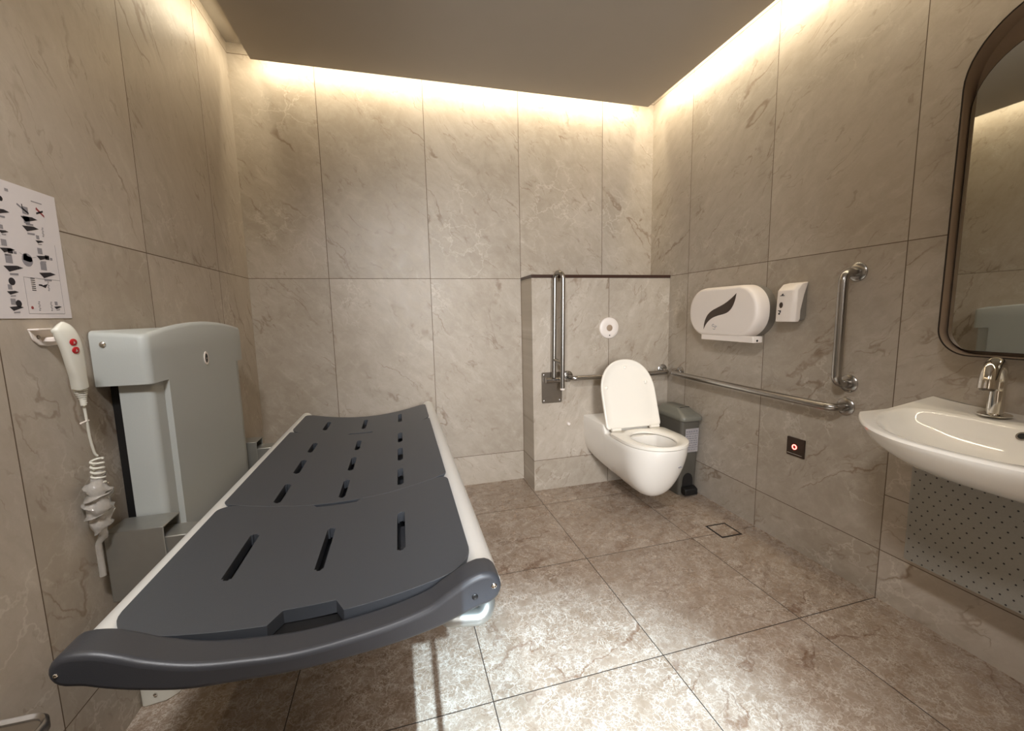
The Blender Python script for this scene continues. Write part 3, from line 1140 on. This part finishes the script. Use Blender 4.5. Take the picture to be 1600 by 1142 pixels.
# lid: D outline in its own plane, leaning back
bm = B()
LH, LW, base = 0.425, 0.184, Vector((TX, 2.198, 0.470))
lean = math.atan2(0.135, 0.405)
ex, ez = Vector((1, 0, 0)), Vector((0, math.sin(lean), math.cos(lean)))
en = ez.cross(ex) * -1.0      # towards the viewer (-y)
if en.y > 0:
    en = -en


def lid_out(g):
    pts = []
    r_ = 0.02
    for q in range(5):
        a = math.radians(180 + 90 * q / 4)
        pts.append((-(LW - g) + r_ + r_ * math.cos(a), g + r_ + r_ * math.sin(a)))
    for q in range(5):
        a = math.radians(270 + 90 * q / 4)
        pts.append(((LW - g) - r_ + r_ * math.cos(a), g + r_ + r_ * math.sin(a)))
    hc = LH - 0.215
    for q in range(33):
        a = math.pi * q / 32
        c, s_ = math.cos(a), math.sin(a)
        pts.append(((LW - g) * math.copysign(abs(c) ** (2 / 2.2), c), hc + (0.215 - g) * abs(s_) ** (2 / 2.2)))
    return pts


def lidring(g, d_):
    return [base + ex * a + ez * b + en * d_ for a, b in lid_out(g)]


loft(bm, [lidring(0.006, -0.014), lidring(0.0, -0.006), lidring(0.0, 0.004), lidring(0.004, 0.008), lidring(0.010, 0.008), lidring(0.020, 0.001), lidring(0.05, 0.0)])
lid = obj('lid', bm, M['seat'], toilet, angle=50)
for a, b in ((-0.145, 0.255), (0.128, 0.272), (0.0, 0.375)):
    bm = B()
    p = base + ex * a + ez * b + en * 0.0005
    tube(bm, [p, p + en * 0.006, p + en * 0.009], [0.011, 0.010, 0.005], 16)
    obj('bumper', bm, M['seat'], lid)
for sx in (-1, 1):
    bm = B()
    tube(bm, [(TX + sx * 0.10, 2.182, 0.472), (TX + sx * 0.160, 2.182, 0.472)], 0.010, 16)
    obj('hinge', bm, M['seat'], toilet)
# small grey maker's mark on the front of the bowl
bm = B()
for k, (wd, hz) in enumerate(((0.005, 0.004), (0.004, 0.003), (0.006, 0.004), (0.004, 0.003))):
    x = TX + 0.057 + 0.0062 * k
    yy = 1.8452 + 0.0021 * k
    box(bm, x, x + wd, yy - 0.004, yy + 0.006, 0.333, 0.333 + hz)
obj('mark', bm, M['ink_grey'], toilet, smooth=False)

# ------------------------------------------------------------------ flush plate and door-stop stud on the low wall
fp = thing('flush_button', 'round white flush plate with grey centre above the toilet', 'flush button', (1.347, YX, 1.065))
bm = B()
lathe(bm, (1.347, YX, 1.065), [(0.070, 0.0), (0.070, -0.006), (0.066, -0.010), (0.030, -0.0115), (0.026, -0.010)], 40, 'y', cap1=True)
obj('plate', bm, M['white'], fp, angle=50)
bm = B()
lathe(bm, (1.347, YX - 0.0095, 1.065), [(0.021, 0.0), (0.021, -0.003), (0.018, -0.0045)], 28, 'y')
obj('sensor', bm, M['brown'], fp)
bm = B()
lathe(bm, (1.348, YX - 0.0105, 1.016), [(0.0042, 0.0), (0.0042, -0.0015)], 14, 'y')
obj('indicator', bm, M['black'], fp)
bm = B()
lathe(bm, (1.054, YX, 0.438), [(0.012, 0.0), (0.012, -0.010), (0.009, -0.016), (0.003, -0.018)], 20, 'y')
tag(obj('wall_stud', bm, M['white']), 'tiny white round stud on the low wall left of the toilet', 'stud')

# ------------------------------------------------------------------ grab bars
fb = thing('folding_grab_bar', 'steel fold-down grab bar folded upright on its plate left of the toilet', 'grab bar', (0.94, YX, 0.69))
bm = B()
plate_y(bm, rrect(0.939, 0.690, 0.0695, 0.101, 0.008), YX - 0.006, YX)
p_ = obj('wall_plate', bm, M['steel_dark'], fb, bevel=0.001)
for x, z in ((0.885, 0.775), (0.885, 0.605), (0.993, 0.605)):
    bm = B()
    lathe(bm, (x, YX - 0.006, z), [(0.006, 0.0), (0.006, -0.002), (0.003, -0.0035)], 14, 'y')
    obj('screw', bm, M['steel'], p_)
bm = B()
tube(bm, fillet([(0.936, YX - 0.050, 0.762), (0.950, YX - 0.045, 1.418), (0.976, YX - 0.115, 1.418), (0.968, YX - 0.115, 0.700)], 0.042, 10), 0.0145, 18)
bar_ = obj('bar', bm, M['steel'], fb)
bm = B()
lathe(bm, (0.968, YX - 0.115, 0.690), [(0.012, 0.0), (0.0148, 0.003), (0.0148, 0.012)], 18)
obj('end_cap', bm, M['white'], bar_)
bm = B()
tube(bm, [(0.937, YX - 0.050, 0.878), (0.968, YX - 0.115, 0.862)], 0.0105, 14)
obj('link', bm, M['steel'], fb)
bm = B()
tube(bm, [(0.885, YX - 0.034, 0.745), (0.99, YX - 0.034, 0.745)], 0.0195, 20)
box(bm, 0.895, 0.985, YX - 0.034, YX - 0.004, 0.728, 0.762)
obj('pivot', bm, M['steel'], fb)


def grab(label, pts, ends, r=0.0165, fl=0.037, rad=0.05):
    t = thing('grab_bar', label, 'grab bar', ends[0][0])
    bm = B()
    tube(bm, fillet(pts, rad, 10), r, 20)
    obj('bar', bm, M['steel'], t)
    for c, ax_ in ends:
        bm = B()
        c, a = Vector(c), Vector(ax_)
        tube(bm, [c, c + a * 0.004, c + a * 0.009, c + a * 0.010], [fl, fl, fl * 0.85, r * 1.02], 32)
        obj('flange', bm, M['steel'], t)
    return t


ya = YX - 0.072
grab('short horizontal steel grab bar on the low wall behind the toilet', [(1.05, YX - 0.003, 0.757), (1.05, ya, 0.752), (1.762, ya, 0.752), (1.762, YX - 0.003, 0.763)], [((1.05, YX, 0.757), (0, -1, 0)), ((1.762, YX, 0.763), (0, -1, 0))], r=0.0155)
xa = XR - 0.072
grab('long horizontal steel grab bar on the right wall below the tissue dispenser', [(XR - 0.003, 2.385, 0.760), (xa, 2.385, 0.758), (xa, 1.305, 0.752), (XR - 0.003, 1.305, 0.752)], [((XR, 2.385, 0.760), (-1, 0, 0)), ((XR, 1.305, 0.752), (-1, 0, 0))])
grab('vertical steel grab bar on the right wall beside the soap dispenser', [(XR - 0.003, 1.298, 1.310), (xa, 1.300, 1.306), (xa, 1.300, 0.857), (XR - 0.003, 1.300, 0.853)], [((XR, 1.298, 1.310), (-1, 0, 0)), ((XR, 1.300, 0.853), (-1, 0, 0))], r=0.0175, rad=0.06)

# ------------------------------------------------------------------ tissue dispenser
td = thing('tissue_dispenser', 'wide white oval toilet tissue dispenser with dark curved window on the right wall', 'dispenser', (XR, 1.915, 1.158))
DY, DZ = 1.916, 1.159


def st(g, x, n=12):
    return [(x, y, z) for y, z in rrect(DY, DZ, 0.249 - g, 0.134 - g, [0.125 - g] * 4, n)]


bm = B()
loft(bm, [st(0.0, XR), st(0.0, XR - 0.047)])
obj('back_housing', bm, M['grey'], td, angle=50)
bm = B()
loft(bm, [st(-0.002, XR - 0.046), st(-0.001, XR - 0.09), st(0.004, XR - 0.112), st(0.012, XR - 0.120), st(0.02, XR - 0.1215)])
obj('cover', bm, M['white'], td, angle=50)
up_ = [(2.032, 1.061), (2.030, 1.088), (2.020, 1.118), (2.000, 1.146), (1.970, 1.166), (1.935, 1.180), (1.895, 1.195), (1.860, 1.212), (1.825, 1.234), (1.800, 1.253)]
lo_ = [(1.800, 1.253), (1.806, 1.225), (1.816, 1.198), (1.832, 1.174), (1.855, 1.156), (1.885, 1.146), (1.925, 1.138), (1.965, 1.126), (1.995, 1.108), (2.018, 1.085), (2.032, 1.061)]
sw_ = [tuple(p)[:2] for p in catmull([(a, b, 0) for a, b in up_], 3)][:-1] + [tuple(p)[:2] for p in catmull([(a, b, 0) for a, b in lo_], 3)][:-1]
bm = B()
plate_x(bm, sw_, XR - 0.1225, XR - 0.1195)
obj('window', bm, M['smoke'], td, smooth=False)
bm = B()
box(bm, XR - 0.114, XR - 0.055, 1.690, 2.060, 1.001, 1.034)
mo = obj('outlet', bm, M['white'], td, bevel=0.004)
bm = B()
lathe(bm, (XR - 0.088, 1.6895, 1.012), [(0.0055, 0.001), (0.0055, -0.0006)], 14, 'y')
obj('pin', bm, M['black'], mo)
bm = B()
XM = XR - 0.1232
for a0, a1, cy, cz, r_ in ((20, 330, 1.958, 1.084, 0.007), (160, 420, 1.943, 1.079, 0.006), (200, 340, 1.950, 1.071, 0.009)):
    tube(bm, [(XM + 0.001, cy - r_ * math.cos(math.radians(a0 + (a1 - a0) * k / 12)), cz + r_ * math.sin(math.radians(a0 + (a1 - a0) * k / 12))) for k in range(13)], 0.0011, 6)
tube(bm, [(XM + 0.001, 1.941, 1.080), (XM + 0.001, 1.928, 1.078)], 0.0011, 6)
obj('emblem', bm, M['ink_grey'], td)

# ------------------------------------------------------------------ soap dispenser
sd = thing('soap_dispenser', 'small white wedge-topped soap dispenser on the right wall beside the tissue dispenser', 'dispenser', (XR, 1.55, 1.19))
Y0, Y1 = 1.507, 1.602
bm = B()
prof = [(XR, 1.280), (XR - 0.012, 1.275), (XR - 0.040, 1.17), (XR - 0.052, 1.122), (XR - 0.030, 1.112), (XR - 0.008, 1.118), (XR, 1.135)]
loft(bm, [[(x, y, z) for x, z in prof] for y in (Y0 + 0.004, Y1 - 0.004)])
obj('back_housing', bm, M['grey'], sd, bevel=0.003)
bm = B()
prof = [(XR - 0.002, 1.289), (XR - 0.045, 1.281), (XR - 0.075, 1.252), (XR - 0.079, 1.18), (XR - 0.081, 1.108), (XR - 0.058, 1.107), (XR - 0.048, 1.120), (XR - 0.038, 1.16), (XR - 0.022, 1.23)]
rr = []
for y, k in ((Y0, 0.0), (Y0 + 0.010, 0.6), (Y0 + 0.022, 1.0), (Y1 - 0.012, 1.0), (Y1 - 0.003, 0.85), (Y1, 0.7)):
    rr.append([(XR + (x - XR) * (1 if x > XR - 0.04 else 0.80 + 0.20 * k), y, z) for x, z in prof])
loft(bm, rr)
obj('cover', bm, M['white'], sd, bevel=0.003, angle=35)
bm = B()
ring = lambda r1, r2, x: [(x, 1.573 + r1 * math.cos(2 * math.pi * k / 22), 1.185 + r2 * math.sin(2 * math.pi * k / 22)) for k in range(22)]
loft(bm, [ring(0.009, 0.0135, XR - 0.0775), ring(0.009, 0.0135, XR - 0.0805)])
obj('sight_window', bm, M['smoke'], sd)
bm = B()
XS = XR - 0.0806
box(bm, XS + 0.002, XS + 0.006, 1.560, 1.582, 1.2275, 1.2300)
ptsm = [(1.566, 1.231), (1.576, 1.231), (1.568, 1.238)]
plate_x(bm, ptsm, XS + 0.002, XS + 0.006)
obj('printed_logo', bm, M['ink'], sd, smooth=False)
bm = B()
box(bm, XS - 0.0005, XS + 0.003, 1.572, 1.586, 1.157, 1.161)
box(bm, XS - 0.0005, XS + 0.003, 1.573, 1.578, 1.150, 1.157)
loft(bm, [[(x, 1.580 + 0.0045 * math.cos(2 * math.pi * k / 14), 1.145 + 0.0045 * math.sin(2 * math.pi * k / 14)) for k in range(14)] for x in (XS + 0.003, XS - 0.0008)])
obj('printed_mark', bm, M['ink'], sd, smooth=False)

# ------------------------------------------------------------------ pedal bin
pb = thing('pedal_bin', 'grey pedal bin with olive lid standing between the toilet and right wall', 'bin', (1.722, 2.30, 0.0))


def rr3(cx, cy, hw, hh, r_, z, n=6):
    return [(x, y, z) for x, y in rrect(cx, cy, hw, hh, r_, n)]


bm = B()
loft(bm, [rr3(1.720, 2.315, 0.059, 0.135, 0.02, 0.0), rr3(1.720, 2.315, 0.061, 0.137, 0.02, 0.02), rr3(1.722, 2.305, 0.069, 0.150, 0.022, 0.50)])
obj('body', bm, M['binbody'], pb, angle=50)
bm = B()
loft(bm, [rr3(1.724, 2.302, 0.074, 0.160, 0.026, 0.488), rr3(1.724, 2.302, 0.077, 0.163, 0.028, 0.492), rr3(1.724, 2.302, 0.077, 0.163, 0.028, 0.508), rr3(1.724, 2.302, 0.072, 0.156, 0.026, 0.518), rr3(1.724, 2.302, 0.058, 0.118, 0.022, 0.532), rr3(1.724, 2.315, 0.050, 0.095, 0.02, 0.552), rr3(1.724, 2.318, 0.044, 0.08, 0.02, 0.557)])
l_ = obj('lid', bm, M['binlid'], pb, angle=50)
bm = B()
box(bm, 1.700, 1.768, 2.236, 2.240, 0.545, 0.5585)
obj('slit', bm, M['black'], l_, smooth=False)
bm = B()
yl = 2.1665
v = [bm.verts.new(p) for p in ((1.682, 2.1600, 0.285), (1.778, 2.1600, 0.285), (1.780, 2.1560, 0.438), (1.684, 2.1560, 0.438))]
bm.faces.new(v[::-1])
bmesh.ops.solidify(bm, geom=bm.faces[:], thickness=0.001)
lb = obj('label_sticker', bm, M['paper'], pb, smooth=False)
bm = B()
random.seed(3)
for k in range(9):
    z = 0.415 - k * 0.0145
    x = 1.690
    while x < 1.768:
        wd = random.uniform(0.006, 0.02)
        yy = 2.1560 + (0.438 - z) * 0.004 / 0.153 - 0.0008
        box(bm, x, min(x + wd, 1.771), yy - 0.0006, yy + 0.001, z, z + (0.009 if k == 0 else 0.0045))
        x += wd + 0.005
obj('print', bm, M['ink_grey'], lb, smooth=False)
bm = B()
ring = [(1.682, 0.03)] + [(1.720 + 0.035 * math.cos(math.pi - math.pi * k / 12), 0.10 + 0.045 * math.sin(math.pi * k / 12)) for k in range(13)] + [(1.756, 0.03)]
plate_y(bm, ring, 2.1685, 2.186)
obj('pedal_recess_shade', bm, M['rim_and_shade'], pb, smooth=False)  # raised dark slab, the recess's shadow put into its colour
bm = B()
loft(bm, [[(1.678, y, z), (1.770, y, z), (1.770, y, z + h), (1.678, y, z + h)] for y, z, h in ((2.20, 0.03, 0.02), (2.165, 0.012, 0.050), (2.135, 0.010, 0.040))])
obj('pedal', bm, M['black'], pb, bevel=0.005)

# ------------------------------------------------------------------ call plate, floor drain
cp = thing('call_button', 'square dark bronze push plate with glowing red ring low on the right wall', 'button', (XR, 1.516, 0.509))
bm = B()
plate_x(bm, rrect(1.5165, 0.5085, 0.0455, 0.0445, 0.002, 2), XR - 0.008, XR)
obj('plate', bm, M['plate'], cp, bevel=0.0015)
bm = B()
N = 28
rings = []
for r_, x in ((0.0125, XR - 0.0075), (0.0125, XR - 0.0095), (0.0082, XR - 0.0095), (0.0082, XR - 0.0075)):
    rings.append([(x, 1.5205 + r_ * math.cos(2 * math.pi * k / N), 0.5090 + r_ * math.sin(2 * math.pi * k / N)) for k in range(N)])
loft(bm, rings, True, False, False)
obj('light_ring', bm, M['glow'], cp)
bm = B()
disc(bm, (XR - 0.0075, 1.5205, 0.509), (-1, 0, 0), 0.0078, 0.0074, 0.0015, 20)
obj('push_button', bm, M['red'], cp)
bm = B()
box(bm, XR - 0.0092, XR - 0.0078, 1.479, 1.557, 0.4735, 0.4765)
obj('trim_strip', bm, M['steel'], cp, smooth=False)

fd = thing('floor_drain', 'square tile-inset floor drain with dark rim near the right wall', 'drain', (1.615, 1.742, 0.0))
bm = B()
a0, a1, b0, b1, t = 1.553, 1.678, 1.680, 1.805, 0.0085
box(bm, a0, a1, b0, b0 + t, -0.004, 0.0018); box(bm, a0, a1, b1 - t, b1, -0.004, 0.0018)
box(bm, a0, a0 + t, b0 + t, b1 - t, -0.004, 0.0018); box(bm, a1 - t, a1, b0 + t, b1 - t, -0.004, 0.0018)
obj('rim', bm, M['rim_and_shade'], fd, smooth=False)
bm = B()
box(bm, a0 + t, a1 - t, b0 + t, b1 - t, -0.004, 0.0014)
obj('tile_insert', bm, M['drain_tile'], fd, smooth=False)

# ------------------------------------------------------------------ wash basin, shroud and tap
BYC, BHW, BX0 = 0.660, 0.352, 1.235
basin = thing('wash_basin', 'wide white ceramic wash basin on the right wall under the mirror', 'sink', (XR, BYC, 0.80))


def front_x(t):
    """front edge of the rim, t = -1..1 across"""
    return BX0 + 0.225 * abs(t) ** 2.4


NU = 89


def brow(k, z_of, dx, sx, xback):
    """row of points left to right across the basin at depth fraction k (0 = back, 1 = front)"""
    out_ = []
    for i in range(NU):
        t = -1 + 2 * i / (NU - 1)
        xf = front_x(t * sx) + dx
        y = BYC + BHW * sx * t
        out_.append((xback + (xf - xback) * k, y, z_of(t, k)))
    return out_


def rimz(t, k):
    return 0.824 + 0.028 * max(0, 1 - k * 1.6) * (0.35 + 0.65 * abs(t) ** 3)


bm = B()
rows = []
# top surface from wall to front edge
KS = [0.0, 0.1, 0.17] + [0.2 + 0.02 * q for q in range(39)] + [0.975, 0.985, 0.993, 1.0]
for k in KS:
    r_ = []
    for i in range(NU):
        t = -1 + 2 * i / (NU - 1)
        sx = 1.0
        xf = front_x(t)
        y = BYC + BHW * t
        x = XR - 0.0005 + (xf - XR) * k
        z = rimz(t, k)
        # inner basin: superellipse region in (t, k)
        e = (abs(t) / 0.93) ** 3.2 + (abs(k - 0.60) / 0.345) ** 2.6
        if e < 1.0:
            z -= 0.10 * (1 - e) ** 0.95 * min(1.0, (1 - e) * 1.6 + 0.45)
        if k > 0.98:
            z -= 0.006 * ((k - 0.98) / 0.02) ** 2
        r_.append((x, y, z))
    rows.append(r_)
# outside from front lip down and back to the wall
for q in (0.015, 0.05, 0.12, 0.22, 0.34, 0.48, 0.64, 0.82, 1.0):
    r_ = []
    for i in range(NU):
        t = -1 + 2 * i / (NU - 1)
        shrink = 1 - 0.36 * q ** 1.1
        xf = front_x(t)
        x = xf + (XR - 0.0005 - xf) * (q ** 1.35) * 1.0
        y = BYC + BHW * t * (shrink if q < 1 else shrink)
        z = 0.818 - 0.155 * math.sin(min(1.0, q * 1.35) * math.pi / 2) ** 0.95
        z -= 0.0
        r_.append((x, y, z))
    rows.append(r_)
R_ = loft(bm, rows, closed=False)
# close the two ends between top and underside
NTOP = len(KS)
for side in (0, NU - 1):
    topc = [R_[i][side] for i in range(NTOP)]
    botc = [R_[i][side] for i in range(NTOP, len(R_))]
    bm.faces.new(topc + botc) if side == 0 else bm.faces.new((topc + botc)[::-1])
back = R_[0] + R_[-1][::-1]
bm.faces.new(back)
bmesh.ops.triangulate(bm, faces=[f for f in bm.faces if len(f.verts) > 4])
obj('bowl', bm, M['ceramic'], basin, angle=55)
bm = B()
disc(bm, (1.645, 0.712, 0.803), (-0.83, 0, 0.55), 0.0135, 0.0125, 0.009, 24)
obj('overflow', bm, M['chrome'], basin)
bm = B()
disc(bm, (1.6374, 0.712, 0.8080), (-0.83, 0, 0.55), 0.0085, 0.0085, 0.0006, 20)
obj('overflow_hole', bm, M['black'], basin)

sh = None
bm = B()
xo, th = 1.662, 0.0025
path = [(XR - 0.0005, 0.972), (xo + 0.012, 0.972), (xo + 0.004, 0.969), (xo, 0.960), (xo, 0.36), (xo + 0.004, 0.351), (xo + 0.012, 0.348), (XR - 0.0005, 0.348)]
inn = [(XR - 0.0005, 0.9695), (xo + 0.012, 0.9695), (xo + 0.006, 0.967), (xo + 0.0025, 0.960), (xo + 0.0025, 0.36), (xo + 0.006, 0.353), (xo + 0.012, 0.3505), (XR - 0.0005, 0.3505)]
loft(bm, [[(x, y, z) for x, y in path + inn[::-1]] for z in (0.294, 0.664)])
tag(obj('shroud_panel', bm, M['perf'], angle=30), 'grey perforated metal shroud panel under the wash basin', 'panel')

tap = thing('basin_tap', 'chrome swan-neck tap standing on the back of the wash basin', 'tap', (1.715, 0.808, 0.838))
bm = B()
lathe(bm, (1.715, 0.808, 0.838), [(0.037, 0.0), (0.037, 0.004), (0.034, 0.006), (0.019, 0.0065)], 36)
obj('base_ring', bm, M['chrome'], tap)
bm = B()
lathe(bm, (1.715, 0.808, 0.844), [(0.0185, 0.0), (0.0175, 0.05), (0.0165, 0.085)], 28)
obj('stem', bm, M['chrome'], tap)
bm = B()
pp = catmull([(1.715, 0.808, 0.915), (1.713, 0.807, 0.958), (1.695, 0.803, 0.990), (1.665, 0.796, 0.998), (1.637, 0.789, 0.982), (1.622, 0.785, 0.955), (1.618, 0.784, 0.930)], 6)
tube(bm, pp, [0.0175 + 0.0035 * i / len(pp) for i in range(len(pp))], 24)
sp = obj('spout', bm, M['chrome'], tap)
bm = B()
lathe(bm, (1.6178, 0.784, 0.924), [(0.014, 0.0), (0.016, 0.002), (0.016, 0.007)], 20)
obj('aerator', bm, M['steel_dark'], sp)

# ------------------------------------------------------------------ mirror
mi_ = thing('wall_mirror', 'tall rounded mirror in a deep bronze frame on the right wall above the basin', 'mirror', (XR, 0.70, 1.5))
MY0, MY1, MZ0, MZ1 = 0.40, 0.960, 1.010, 2.010
mcy, mhw = (MY0 + MY1) / 2, (MY1 - MY0) / 2


def mout(g, top=MZ1, rt=0.19, rb=0.085, z0=MZ0):
    return rrect(mcy, (z0 + top) / 2, mhw - g, (top - z0) / 2 - g, [rt - g, rt - g, rb - g, rb - g], 12)


bm = B()
o1, i1 = mout(0.0), mout(0.004)
loft(bm, [[(XR - 0.0005, y, z) for y, z in o1], [(1.702, y, z) for y, z in o1], [(1.702, y, z) for y, z in i1], [(1.752, y, z) for y, z in i1]], True, False, False)
obj('frame', bm, M['brown_black'], mi_, angle=40)
bm = B()
i2 = mout(0.0042)
loft(bm, [[(1.703, y, z) for y, z in mout(0.0042)], [(1.752, y, z) for y, z in mout(0.0046)], [(1.757, y, z) for y, z in mout(0.0046)]], True, False, True)
obj('reveal', bm, M['brown'], mi_, angle=40)
bm = B()
g0 = dict(top=1.925, rt=0.17, rb=0.075, z0=MZ0 + 0.006)
plate_x(bm, mout(0.0085, **g0), 1.733, 1.752)
obj('glass_rim', bm, M['brown_black'], mi_, angle=40)
bm = B()
plate_x(bm, mout(0.0105, **g0), 1.7322, 1.737)
obj('glass', bm, M['mirror'], mi_, angle=40)
